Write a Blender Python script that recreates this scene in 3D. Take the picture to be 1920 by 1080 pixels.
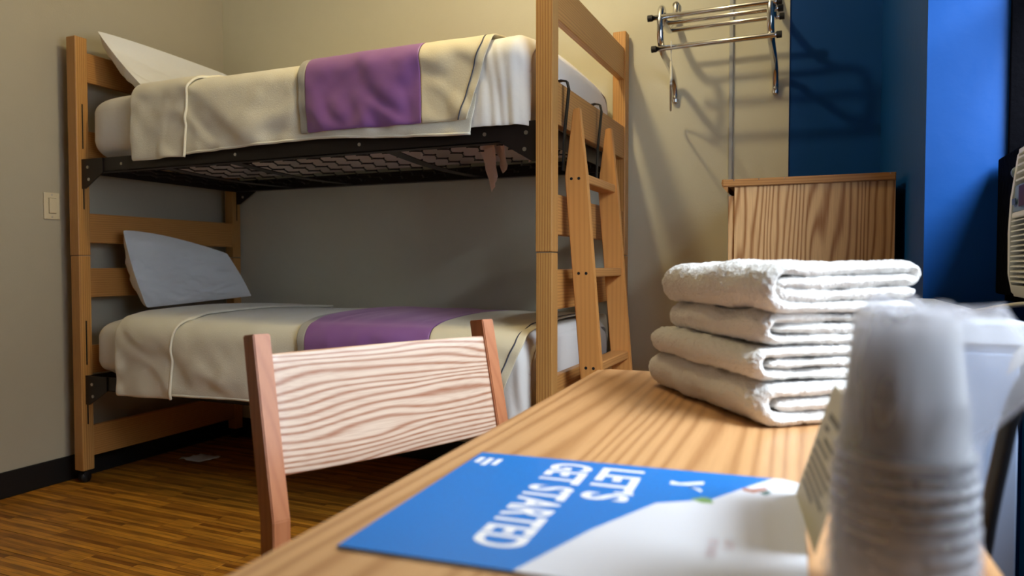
import bpy, bmesh, math, random
from mathutils import Vector, Matrix, noise
PI = math.pi
random.seed(7)
scene = bpy.context.scene
COL = scene.collection
for o in list(bpy.data.objects):
    bpy.data.objects.remove(o)

# ---------------------------------------------------------------- camera
CAM_H = 0.9198
cam_d = bpy.data.cameras.new('camera')
cam = bpy.data.objects.new('camera', cam_d); COL.objects.link(cam)
cam.location = (0, 0, CAM_H)
cam_d.sensor_width = 36; cam_d.lens = 36 * 1346.96 / 1920
cam_d.clip_start = 0.02
cam.rotation_euler = (PI / 2 - math.radians(1.8624), 0, math.radians(23.539))
cam_d.dof.use_dof = True; cam_d.dof.focus_distance = 1.75; cam_d.dof.aperture_fstop = 4.5
scene.camera = cam
# ---------------------------------------------------------------- world
w = bpy.data.worlds.new('world'); scene.world = w; w.use_nodes = True
bg = w.node_tree.nodes['Background']
bg.inputs[0].default_value = (0.76, 0.87, 1.0, 1); bg.inputs[1].default_value = 7.4
# ---------------------------------------------------------------- lights
def light(name, kind, loc, energy, color, **kw):
    l = bpy.data.lights.new(name, kind); l.energy = energy; l.color = color
    for k, v in kw.items(): setattr(l, k, v)
    o = bpy.data.objects.new(name, l); COL.objects.link(o); o.location = loc
    return o
# warm ceiling bulb in front of the bunk
light('ceiling_bulb', 'POINT', (-1.02, 1.82, 2.50), 30, (1.0, 0.83, 0.46), shadow_soft_size=0.045)
# daylight from the open sky outside the window
win = light('window_daylight', 'AREA', (1.50, 0.45, 3.0), 320, (0.80, 0.90, 1.0), shape='DISK', size=1.5)
win.rotation_euler = (Vector((-.25, .95, .75)) - Vector((1.50, 0.45, 3.0))).to_track_quat('-Z', 'Y').to_euler()
vs = scene.view_settings
vs.view_transform = 'Standard'; vs.look = 'None'; vs.gamma = 1; vs.use_curve_mapping = False
vs.exposure = 0.0
scene.cycles.max_bounces = 8; scene.cycles.transparent_max_bounces = 40

# ================================================================ materials
def srgb(r, g, b):
    f = lambda c: (c / 255 / 12.92) if c / 255 <= .04045 else ((c / 255 + .055) / 1.055) ** 2.4
    return (f(r), f(g), f(b), 1)
def new_mat(name):
    m = bpy.data.materials.new(name); m.use_nodes = True
    nt = m.node_tree; return m, nt, nt.nodes['Principled BSDF']
def N(nt, t, **kw):
    n = nt.nodes.new(t)
    for k, v in kw.items():
        if k.startswith('i_'): n.inputs[k[2:].replace('_', ' ')].default_value = v
        else: setattr(n, k, v)
    return n
def plain(name, col, rough=.5, metal=0, bump=0, bscale=60, sheen=0, var=0, coord='Object', **kw):
    m, nt, b = new_mat(name)
    b.inputs['Base Color'].default_value = col; b.inputs['Roughness'].default_value = rough
    b.inputs['Metallic'].default_value = metal
    if sheen: b.inputs['Sheen Weight'].default_value = sheen; b.inputs['Sheen Roughness'].default_value = .5
    for k, v in kw.items(): b.inputs[k].default_value = v
    tc = N(nt, 'ShaderNodeTexCoord')
    nz = N(nt, 'ShaderNodeTexNoise'); nz.inputs['Scale'].default_value = bscale; nz.inputs['Detail'].default_value = 5
    nt.links.new(tc.outputs[coord], nz.inputs['Vector'])
    if bump:
        bp = N(nt, 'ShaderNodeBump'); bp.inputs['Strength'].default_value = bump; bp.inputs['Distance'].default_value = .004
        nt.links.new(nz.outputs['Fac'], bp.inputs['Height']); nt.links.new(bp.outputs['Normal'], b.inputs['Normal'])
    if var:
        n2 = N(nt, 'ShaderNodeTexNoise'); n2.inputs['Scale'].default_value = bscale / 12
        nt.links.new(tc.outputs[coord], n2.inputs['Vector'])
        mx = N(nt, 'ShaderNodeMix', data_type='RGBA')
        mx.inputs['A'].default_value = [c * (1 - var) for c in col[:3]] + [1]
        mx.inputs['B'].default_value = [min(1, c * (1 + var)) for c in col[:3]] + [1]
        nt.links.new(n2.outputs['Fac'], mx.inputs['Factor']); nt.links.new(mx.outputs['Result'], b.inputs['Base Color'])
    return m
def wood(name, light_c, dark_c, axis='z', dens=1.0, contrast=.7, rough=.42, line_scale=1.0, rnd=True, cathedral=.6, long_=1.0, lin=120):
    """oak: contour lines of a noise field stretched along the grain, with fine pores"""
    m, nt, b = new_mat(name)
    L = nt.links.new
    tc = N(nt, 'ShaderNodeTexCoord'); oi = N(nt, 'ShaderNodeObjectInfo')
    mp = N(nt, 'ShaderNodeMapping')
    s = {'x': (.09 * long_, 1, 1), 'y': (1, .09 * long_, 1), 'z': (1, 1, .09 * long_)}[axis]
    mp.inputs['Scale'].default_value = [v * 9 * dens for v in s]
    L(tc.outputs['Object'], mp.inputs['Vector'])
    if rnd:
        cb = N(nt, 'ShaderNodeMath', operation='MULTIPLY'); cb.inputs[1].default_value = 13.7
        L(oi.outputs['Random'], cb.inputs[0])
        L(cb.outputs[0], mp.inputs['Location'])
    n1 = N(nt, 'ShaderNodeTexNoise'); n1.inputs['Scale'].default_value = 1; n1.inputs['Detail'].default_value = 2.2
    n1.inputs['Roughness'].default_value = cathedral
    L(mp.outputs[0], n1.inputs['Vector'])
    mu = N(nt, 'ShaderNodeMath', operation='MULTIPLY'); mu.inputs[1].default_value = 62 * line_scale
    L(n1.outputs['Fac'], mu.inputs[0])
    sp = N(nt, 'ShaderNodeSeparateXYZ'); L(tc.outputs['Object'], sp.inputs[0])
    ad = N(nt, 'ShaderNodeMath', operation='ADD')
    ca, cb_ = {'x': ('Z', 'Y'), 'y': ('X', 'Z'), 'z': ('X', 'Y')}[axis]
    L(sp.outputs[ca], ad.inputs[0]); L(sp.outputs[cb_], ad.inputs[1])
    ml = N(nt, 'ShaderNodeMath', operation='MULTIPLY_ADD'); ml.inputs[1].default_value = lin * 2 * PI
    L(ad.outputs[0], ml.inputs[0]); L(mu.outputs[0], ml.inputs[2])
    si = N(nt, 'ShaderNodeMath', operation='SINE'); L(ml.outputs[0], si.inputs[0])
    rg = N(nt, 'ShaderNodeMapRange'); rg.inputs['From Min'].default_value = -1; rg.inputs['From Max'].default_value = 1
    L(si.outputs[0], rg.inputs['Value'])
    pw = N(nt, 'ShaderNodeMath', operation='POWER'); pw.inputs[1].default_value = 2.2; L(rg.outputs[0], pw.inputs[0])
    mp2 = N(nt, 'ShaderNodeMapping'); mp2.inputs['Scale'].default_value = [{1: 420, .09 * long_: 14}[v] for v in s]
    L(tc.outputs['Object'], mp2.inputs['Vector'])
    n2 = N(nt, 'ShaderNodeTexNoise'); n2.inputs['Scale'].default_value = 1; n2.inputs['Detail'].default_value = 2
    L(mp2.outputs[0], n2.inputs['Vector'])
    r2 = N(nt, 'ShaderNodeMapRange'); r2.inputs['From Min'].default_value = .42; r2.inputs['From Max'].default_value = .7
    L(n2.outputs['Fac'], r2.inputs['Value'])
    # mix: lines 75 %, pores 25 %
    a1 = N(nt, 'ShaderNodeMath', operation='MULTIPLY'); a1.inputs[1].default_value = contrast; L(pw.outputs[0], a1.inputs[0])
    a2 = N(nt, 'ShaderNodeMath', operation='MULTIPLY_ADD'); a2.inputs[1].default_value = .28 * contrast
    L(r2.outputs[0], a2.inputs[0]); L(a1.outputs[0], a2.inputs[2])
    mx = N(nt, 'ShaderNodeMix', data_type='RGBA'); mx.inputs['A'].default_value = light_c; mx.inputs['B'].default_value = dark_c
    L(a2.outputs[0], mx.inputs['Factor'])
    # slight tone change from piece to piece
    hv = N(nt, 'ShaderNodeHueSaturation')
    hr = N(nt, 'ShaderNodeMapRange'); hr.inputs['To Min'].default_value = .88; hr.inputs['To Max'].default_value = 1.08
    L(oi.outputs['Random'], hr.inputs['Value'])
    if rnd: L(hr.outputs[0], hv.inputs['Value'])
    L(mx.outputs['Result'], hv.inputs['Color']); L(hv.outputs[0], b.inputs['Base Color'])
    b.inputs['Roughness'].default_value = rough
    bp = N(nt, 'ShaderNodeBump'); bp.inputs['Strength'].default_value = .12; bp.inputs['Distance'].default_value = .001; bp.invert = True
    L(a2.outputs[0], bp.inputs['Height']); L(bp.outputs['Normal'], b.inputs['Normal'])
    return m

M = {}
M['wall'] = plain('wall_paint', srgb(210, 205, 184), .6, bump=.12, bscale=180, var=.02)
M['wall_dim'] = plain('wall_paint_dimmed', srgb(182, 173, 152), .6, bump=.12, bscale=180, var=.02)  # same wall paint, darkened to carry the weaker light on the left wall
M['ceil'] = plain('ceiling_paint', srgb(225, 220, 208), .7, bump=.1, bscale=120)
M['blue'] = plain('blue_wall_paint', srgb(0, 68, 138), .5, bump=.22, bscale=22, var=.05)
M['blue'].node_tree.nodes['Principled BSDF'].inputs['Specular IOR Level'].default_value = .25
M['baseboard'] = plain('black_vinyl_base', srgb(16, 15, 15), .5, bump=.05)
M['black_frame'] = plain('black_window_frame', srgb(6, 6, 9), .9, bump=.6, bscale=60)
M['steel_black'] = plain('brown_black_steel', srgb(34, 26, 25), .42, metal=.2, bump=.05, bscale=200)
M['chrome'] = plain('chrome', (.72, .72, .72, 1), .16, metal=1)
M['bolt'] = plain('zinc_bolt', (.55, .53, .5, 1), .35, metal=1)
M['rubber'] = plain('black_rubber', srgb(18, 17, 18), .55)
OAK = srgb(208, 156, 88); OAKD = srgb(172, 112, 56)
M['bed_z'] = wood('bed_oak_upright', OAK, OAKD, 'z', 1.3, .8, long_=.5, line_scale=.35, lin=120)
M['bed_y'] = wood('bed_oak_rail', srgb(196, 140, 76), srgb(160, 102, 50), 'y', 1.2, .6, line_scale=.4, lin=110)
M['bed_x'] = wood('bed_oak_long_rail', srgb(198, 134, 72), OAKD, 'x', 1.2, .7)
M['ladder'] = wood('ladder_oak', srgb(206, 144, 78), srgb(178, 112, 54), 'z', .8, .32, line_scale=.3, lin=60)
M['rung'] = wood('ladder_rung_oak', srgb(198, 140, 80), srgb(168, 106, 54), 'y', .8, .5)
M['desk'] = wood('desk_oak_laminate', srgb(208, 160, 110), srgb(158, 106, 62), 'y', .7, .60, rough=.32, rnd=False, line_scale=.85, lin=52, long_=.7)
M['desk_edge'] = wood('desk_edge_oak', srgb(196, 142, 84), srgb(168, 110, 60), 'y', .9, .5, rnd=False)
M['slat'] = wood('chair_slat_oak', srgb(232, 204, 178), srgb(170, 108, 74), 'x', .8, .8, rough=.34, rnd=False, cathedral=.5, long_=2.4, line_scale=1.5, lin=84)
M['chair'] = wood('chair_leg_oak', srgb(204, 132, 88), srgb(172, 98, 60), 'z', 1.0, .35, rough=.36, line_scale=.3, lin=60)
M['dresser'] = wood('dresser_oak', srgb(216, 172, 120), srgb(150, 98, 52), 'z', .9, .85, rough=.5, rnd=False, cathedral=.5, long_=1.3, line_scale=1.0, lin=56)
M['dresser_top'] = wood('dresser_edge_oak', srgb(184, 130, 74), srgb(150, 98, 50), 'x', .9, .6, rough=.45)
M['bamboo'] = None
M['sheet'] = plain('white_sheet', srgb(236, 233, 228), .8, bump=.25, bscale=40, sheen=.2)
M['pillow'] = plain('pillow_cotton', srgb(236, 236, 236), .85, bump=.35, bscale=14, sheen=.2)
M['blanket'] = plain('cream_fleece', srgb(240, 234, 214), .9, bump=.3, bscale=300, sheen=.4)
M['runner_grey'] = plain('runner_grey_band', srgb(176, 172, 162), .75, bump=.15, bscale=200, sheen=.2)
M['runner_beige'] = plain('runner_beige', srgb(222, 210, 180), .7, bump=.15, bscale=200, sheen=.2)
M['purple'] = plain('purple_satin', srgb(136, 90, 154), .40, bump=.2, bscale=25, sheen=.5)
M['purple'].node_tree.nodes['Principled BSDF'].inputs['Sheen Tint'].default_value = (1, .6, .8, 1)
M['piping'] = plain('grey_piping', srgb(70, 72, 84), .8)
M['liner'] = plain('mattress_underside', srgb(236, 224, 218), .9, bump=.4, bscale=30, var=.15)
M['white_plastic'] = plain('white_plastic', srgb(226, 226, 222), .4)
M['switch'] = plain('ivory_switch_plastic', srgb(222, 208, 176), .35)
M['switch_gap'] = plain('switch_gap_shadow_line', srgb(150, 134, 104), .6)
M['slot'] = plain('dark_slot', srgb(14, 10, 8), .9)
M['pipe'] = plain('painted_raceway', srgb(176, 178, 180), .45)
M['cabinet'] = plain('white_cabinet_shaded', srgb(150, 168, 198), .38, bump=.05)  # white body; the blue-grey is its front's shade put into the colour
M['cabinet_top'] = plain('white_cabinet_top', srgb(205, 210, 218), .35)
M['black_frame'].node_tree.nodes['Principled BSDF'].inputs['Specular IOR Level'].default_value = .02
M['ac'] = plain('ac_plastic', srgb(222, 222, 216), .42)
M['ac_grey'] = plain('ac_grey_panel', srgb(120, 138, 150), .4)
M['ac_red'] = plain('ac_dark_red_display', srgb(60, 24, 30), .5)
M['cable'] = plain('black_cable', srgb(16, 14, 18), .45)
M['cord'] = plain('white_cord', srgb(206, 202, 190), .5)
M['brochure_blue'] = plain('brochure_blue', srgb(0, 120, 206), .3, var=.06, bscale=60)
M['brochure_white'] = plain('brochure_white', srgb(226, 228, 236), .24, var=.03, bscale=60)
M['print_white'] = plain('print_white', srgb(240, 240, 244), .35)
M['print_pale'] = plain('print_pale_red', srgb(206, 184, 188), .35)
M['print_green'] = plain('print_green', srgb(120, 158, 100), .35)
M['print_skin'] = plain('print_brown', srgb(168, 104, 80), .35)
M['print_teal'] = plain('print_teal', srgb(40, 92, 86), .35)
M['card'] = plain('cream_card', srgb(214, 206, 178), .6, bump=.03)
M['ink'] = plain('grey_ink', srgb(122, 118, 104), .6)
M['towel'] = plain('terry_white', srgb(244, 240, 234), .95, bump=1.0, bscale=420, sheen=.6)

def bamboo():
    m, nt, b = new_mat('bamboo_floor'); L = nt.links.new
    tc = N(nt, 'ShaderNodeTexCoord')
    br = N(nt, 'ShaderNodeTexBrick'); br.offset = .37; br.offset_frequency = 1
    br.inputs['Scale'].default_value = 1; br.inputs['Brick Width'].default_value = .30; br.inputs['Row Height'].default_value = .019
    br.inputs['Mortar Size'].default_value = .0006; br.inputs['Bias'].default_value = 0
    br.inputs['Color1'].default_value = srgb(204, 136, 40); br.inputs['Color2'].default_value = srgb(122, 68, 12)
    br.inputs['Mortar'].default_value = srgb(84, 48, 18)
    L(tc.outputs['Object'], br.inputs['Vector'])
    mp = N(nt, 'ShaderNodeMapping'); mp.inputs['Scale'].default_value = (6, 52.6, 1); L(tc.outputs['Object'], mp.inputs['Vector'])
    wn = N(nt, 'ShaderNodeTexNoise'); wn.inputs['Scale'].default_value = 1.3; wn.inputs['Detail'].default_value = 3; L(mp.outputs[0], wn.inputs['Vector'])
    rp = N(nt, 'ShaderNodeMapRange'); rp.inputs['From Min'].default_value = .3; rp.inputs['From Max'].default_value = .75
    rp.inputs['To Min'].default_value = .6; rp.inputs['To Max'].default_value = 1.25; L(wn.outputs['Fac'], rp.inputs['Value'])
    hv = N(nt, 'ShaderNodeHueSaturation'); L(rp.outputs[0], hv.inputs['Value']); L(br.outputs['Color'], hv.inputs['Color'])
    L(hv.outputs[0], b.inputs['Base Color']); b.inputs['Roughness'].default_value = .45
    return m
M['bamboo'] = bamboo()
def translucent(name, col, opac, rough=.25, tr=.5):
    m, nt, b = new_mat(name); L = nt.links.new
    out = nt.nodes['Material Output']
    b.inputs['Base Color'].default_value = col; b.inputs['Roughness'].default_value = rough
    t = N(nt, 'ShaderNodeBsdfTransparent'); tl = N(nt, 'ShaderNodeBsdfTranslucent'); tl.inputs[0].default_value = col
    m1 = N(nt, 'ShaderNodeMixShader'); m1.inputs[0].default_value = tr; L(b.outputs[0], m1.inputs[1]); L(tl.outputs[0], m1.inputs[2])
    m2 = N(nt, 'ShaderNodeMixShader'); m2.inputs[0].default_value = opac; L(t.outputs[0], m2.inputs[1]); L(m1.outputs[0], m2.inputs[2])
    L(m2.outputs[0], out.inputs['Surface']); return m
M['cup'] = translucent('frosted_cup_plastic', srgb(240, 240, 242), .66, .2, .5)
M['bag'] = translucent('clear_sleeve_film', srgb(232, 232, 240), .30, .15, .55)
def glass():
    m, nt, b = new_mat('window_glass'); L = nt.links.new
    out = nt.nodes['Material Output']
    t = N(nt, 'ShaderNodeBsdfTransparent'); g = N(nt, 'ShaderNodeBsdfGlossy'); g.inputs['Roughness'].default_value = .02
    mm = N(nt, 'ShaderNodeMixShader'); mm.inputs[0].default_value = .06; L(t.outputs[0], mm.inputs[1]); L(g.outputs[0], mm.inputs[2])
    L(mm.outputs[0], out.inputs['Surface']); return m
M['glass'] = glass()

# ================================================================ helpers
def link(name, me, mat=None, parent=None, smooth=False):
    o = bpy.data.objects.new(name, me); COL.objects.link(o)
    if mat:
        for mm in (mat if isinstance(mat, (list, tuple)) else [mat]): me.materials.append(mm)
    if parent: o.parent = parent
    if smooth:
        for p in me.polygons: p.use_smooth = True
    return o
def fin(name, bm, mat=None, parent=None, smooth=False):
    bmesh.ops.recalc_face_normals(bm, faces=bm.faces)
    me = bpy.data.meshes.new(name); bm.to_mesh(me); bm.free()
    return link(name, me, mat, parent, smooth)
def tag(o, label, cat, group=None):
    o['label'] = label; o['category'] = cat
    if group: o['group'] = group
    return o
def empty(name, loc=(0, 0, 0), rz=0):
    o = bpy.data.objects.new(name, None); COL.objects.link(o); o.location = loc; o.rotation_euler = (0, 0, rz); o.empty_display_size = .05
    return o
def add_box(bm, x0, x1, y0, y1, z0, z1, bev=0, mat=None, seg=2):
    vs_ = [bm.verts.new((x, y, z)) for x in (x0, x1) for y in (y0, y1) for z in (z0, z1)]
    idx = [(0, 1, 3, 2), (4, 6, 7, 5), (0, 4, 5, 1), (2, 3, 7, 6), (0, 2, 6, 4), (1, 5, 7, 3)]
    fs = [bm.faces.new([vs_[i] for i in f]) for f in idx]
    if mat is not None:
        for f in fs: f.material_index = mat
    if bev:
        es = list({e for f in fs for e in f.edges})
        bmesh.ops.bevel(bm, geom=es, offset=bev, segments=seg, profile=.5, affect='EDGES')
def box(name, x0, x1, y0, y1, z0, z1, mat, parent=None, bev=.002, seg=2):
    bm = bmesh.new(); add_box(bm, x0, x1, y0, y1, z0, z1, bev, seg=seg); return fin(name, bm, mat, parent)
def struct(name, x0, x1, y0, y1, z0, z1, mat, parent=None, bev=0):
    o = box(name, x0, x1, y0, y1, z0, z1, mat, parent, bev)
    o['kind'] = 'structure'; return o
def prism(name, pts, d0, d1, axis, mat, parent=None, bev=0):
    """pts 2D polygon in the plane across axis, extruded d0..d1 along it"""
    bm = bmesh.new()
    def P(a, b, d): return {'x': (d, a, b), 'y': (a, d, b), 'z': (a, b, d)}[axis]
    A = [bm.verts.new(P(a, b, d0)) for a, b in pts]; B = [bm.verts.new(P(a, b, d1)) for a, b in pts]
    n = len(pts); bm.faces.new(A); bm.faces.new(B[::-1])
    for i in range(n): bm.faces.new([A[i], A[(i + 1) % n], B[(i + 1) % n], B[i]])
    if bev: bmesh.ops.bevel(bm, geom=list(bm.edges), offset=bev, segments=2, affect='EDGES')
    return fin(name, bm, mat, parent)
def smooth_path(pts, n=6):
    pts = [Vector(p) for p in pts]; out = []
    for i in range(len(pts) - 1):
        p0 = pts[max(i - 1, 0)]; p1 = pts[i]; p2 = pts[i + 1]; p3 = pts[min(i + 2, len(pts) - 1)]
        for k in range(n):
            t = k / n
            out.append(.5 * ((2 * p1) + (p2 - p0) * t + (2 * p0 - 5 * p1 + 4 * p2 - p3) * t * t + (3 * p1 - p0 - 3 * p2 + p3) * t ** 3))
    out.append(pts[-1]); return out
def add_tube(bm, pts, r, seg=10, flat=None):
    """flat: list of per-point (width factor, height factor)"""
    pts = [Vector(p) for p in pts]; rings = []
    up = Vector((0, 0, 1))
    T0 = (pts[1] - pts[0]).normalized()
    if abs(T0.dot(up)) > .9: up = Vector((1, 0, 0))
    nrm = (up - T0 * up.dot(T0)).normalized()
    for i, p in enumerate(pts):
        T = (pts[min(i + 1, len(pts) - 1)] - pts[max(i - 1, 0)]).normalized()
        nrm = (nrm - T * nrm.dot(T)).normalized(); bn = T.cross(nrm)
        rr = r[i] if isinstance(r, (list, tuple)) else r
        rings.append([bm.verts.new(p + (nrm * math.cos(a) + bn * math.sin(a)) * rr) for a in [2 * PI * k / seg for k in range(seg)]])
    for a, b in zip(rings, rings[1:]):
        for k in range(seg): bm.faces.new([a[k], a[(k + 1) % seg], b[(k + 1) % seg], b[k]])
    bm.faces.new(rings[0][::-1]); bm.faces.new(rings[-1])
def tube(name, pts, r, mat, parent=None, seg=10):
    bm = bmesh.new(); add_tube(bm, pts, r, seg); return fin(name, bm, mat, parent, True)
def grid_mesh(bm, P, nu, nv, closed_u=False):
    """P(i,j)->Vector; returns faces by (i,j)"""
    V = [[bm.verts.new(P(i, j)) for j in range(nv + 1)] for i in range(nu + 1)]
    F = {}
    for i in range(nu):
        for j in range(nv): F[i, j] = bm.faces.new([V[i][j], V[i + 1][j], V[i + 1][j + 1], V[i][j + 1]])
    return V, F
def add_mod_solid(o, t, off=-1):
    md = o.modifiers.new('solid', 'SOLIDIFY'); md.thickness = t; md.offset = off; return o
def fn(x, y=0, z=0, s=1.0): return noise.noise(Vector((x * s, y * s, z * s)))

# ================================================================ the room
XL, YB, XR, YF, ZC = -2.951, 2.924, 0.405, -3.4, 2.75
fl = struct('floor', XL - .1, XR + .3, YF - .1, YB + .3, -.12, -.014, M['slot'])
# floor boards: one mesh, reused
PW, PLN = .114, 1.2
pb = bmesh.new(); add_box(pb, 0, PLN - .0012, 0, PW - .0012, -.014, 0, .0008, seg=1)
bmesh.ops.recalc_face_normals(pb, faces=pb.faces)
plank_me = bpy.data.meshes.new('plank'); pb.to_mesh(plank_me); pb.free(); plank_me.materials.append(M['bamboo'])
row = 0; y = YB - PW
while y > YF - PW:
    x = XL - (row * .43) % PLN
    while x < XR + .25:
        o = bpy.data.objects.new('plank', plank_me); COL.objects.link(o); o.location = (x, y, 0); o.parent = fl
        x += PLN
    y -= PW; row += 1
struct('ceiling', XL - .1, XR + .3, YF - .1, YB + .3, ZC, ZC + .1, M['ceil'])
struct('wall_left', XL - .1, XL, YF - .1, YB + .3, -.12, ZC, M['wall_dim'])
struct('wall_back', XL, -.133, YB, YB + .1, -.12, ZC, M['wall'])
struct('wall_back', -.133, .30, YB + .006, YB + .1, -.12, ZC, M['blue'])
struct('wall_front', XL - .1, XR + .3, YF - .1, YF, -.12, ZC, M['wall'])
YP = 1.90
o = prism('wall_pillar', [(.177, YB + .02), (.208, YP), (.62, YP), (.62, YB + .02)], -.12, ZC, 'z', M['blue']); o['kind'] = 'structure'
WY0, WY1, WZ0, WZ1 = .40, YP, .84, 1.95
struct('wall_right', XR, XR + .2, YF - .1, WY0, -.12, ZC, M['blue'])
struct('wall_right', XR, XR + .2, WY0, YP, -.12, WZ0, M['blue'])
struct('wall_right', XR, XR + .2, WY0, YP, WZ1, ZC, M['blue'])
wf = empty('window_1', (XR + .06, (WY0 + WY1) / 2, WZ0)); wf['kind'] = 'structure'
def wbox(n, *a, mat='black_frame', bev=.002):
    o = box(n, *a, M[mat], None, bev); o.parent = wf; o.matrix_parent_inverse = Matrix.Translation(wf.location).inverted(); return o
wbox('window_frame', .366, XR + .10, YP - .014, YP - .002, WZ0, WZ1)
wbox('window_frame', XR + .02, XR + .10, WY0, WY0 + .045, WZ0, WZ1)
wbox('window_frame', XR + .02, XR + .10, WY0 + .045, YP - .014, WZ1 - .05, WZ1)
wbox('window_sill', .372, XR + .12, WY0 + .045, YP - .014, WZ0 - .0, WZ0 + .014)
wbox('sash_rail', XR + .03, XR + .08, WY0 + .045, YP - .014, 1.155, 1.20)
wbox('sash_rail', XR + .03, XR + .08, WY0 + .045, YP - .014, 1.56, 1.59)
wbox('pane', XR + .05, XR + .054, WY0 + .045, YP - .014, 1.20, 1.56, mat='glass', bev=0)
wbox('pane', XR + .06, XR + .064, WY0 + .045, YP - .014, 1.59, WZ1 - .05, mat='glass', bev=0)
def skirting(name, x0, x1, y0, y1):
    o = box(name, x0, x1, y0, y1, 0, .105, M['baseboard'], None, .003); o['kind'] = 'structure'; return o
skirting('baseboard_left', XL, XL + .008, YF, YB)
skirting('baseboard_back', XL + .008, .17, YB - .008, YB)
skirting('baseboard_right', XR - .008, XR, YF, 1.08)
o = box('trim_1', -.351, -.336, YB - .012, YB, .106, ZC, M['pipe'], None, .003); o['kind'] = 'structure'

# ================================================================ bunk bed
X0, X1, Y0, Y1 = -2.885, -.7461, 2.0116, 2.9126
PWD = .0537; ZJ, ZT, ZB = .957, 1.86, .055
bed = empty('bunk_bed', ((X0 + X1) / 2, (Y0 + Y1) / 2, 0))
tag(bed, 'oak bunk bed with black steel mattress frames, standing along the back wall', 'bunk bed')
BO = Vector(bed.location)
def bp(o):
    if o.parent is None: o.parent = bed
    o.matrix_parent_inverse = Matrix.Translation(-BO); return o
for (px, py) in ((X0, Y0), (X0, Y1 - PWD), (X1 - PWD, Y0), (X1 - PWD, Y1 - PWD)):
    for (z0, z1) in ((ZB, ZJ - .0012), (ZJ + .0012, ZT)):
        if z0 < .1:
            tk = box('post', px + .0012, px + PWD - .0006, py + .0012, py + PWD - .0006, z0, z1, M['bed_z'], None, .003); bp(tk)
            low = tk
        else:
            tk = box('post', px, px + PWD, py, py + PWD, z0, z1, M['bed_z'], None, .003); bp(tk)
        # hook slots in the inner faces
        inner = px + PWD if px < -1.5 else px
        for (s0, s1) in ((.50, .685), (.25, .435)):
            zz = 0 if z0 < .1 else .9
            sx = (inner - .0005, inner + .0006)
            sl = box('slot', sx[0], sx[1], py + .024, py + .030, s0 + zz, s1 + zz, M['slot'], tk, 0)
    # caster
    bm = bmesh.new(); cx, cy = px + PWD / 2, py + PWD / 2
    add_tube(bm, [(cx - .012, cy, .023), (cx - .005, cy, .023), (cx + .005, cy, .023), (cx + .012, cy, .023)], .022, 18)
    add_box(bm, cx - .016, cx + .016, cy - .012, cy + .012, .030, .048, .002)
    add_tube(bm, [(cx, cy, .045), (cx, cy, .056)], .008, 10)
    fin('caster', bm, M['rubber'], low, True)
for zz in (0, .9):
    for (z0, z1) in ((.11, .24), (.46, .578), (.782, .905)):
        if zz:
            z0, z1 = {.11: (1.011, 1.135), .46: (1.36, 1.478), .782: (1.68, 1.803)}[z0]
        bp(box('end_rail', -2.862, -2.838, Y0 + PWD - .004, Y1 - PWD + .004, z0, z1, M['bed_y'], None, .003))
        if zz and z0 > 1.6: z0 = 1.665; z1 = 1.79
        if zz and 1.3 < z0 < 1.4: z0, z1 = 1.347, 1.478
        bp(box('end_rail', -.778, -.752, Y0 + PWD - .004, Y1 - PWD + .004, z0, z1, M['bed_y'], None, .003))
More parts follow.
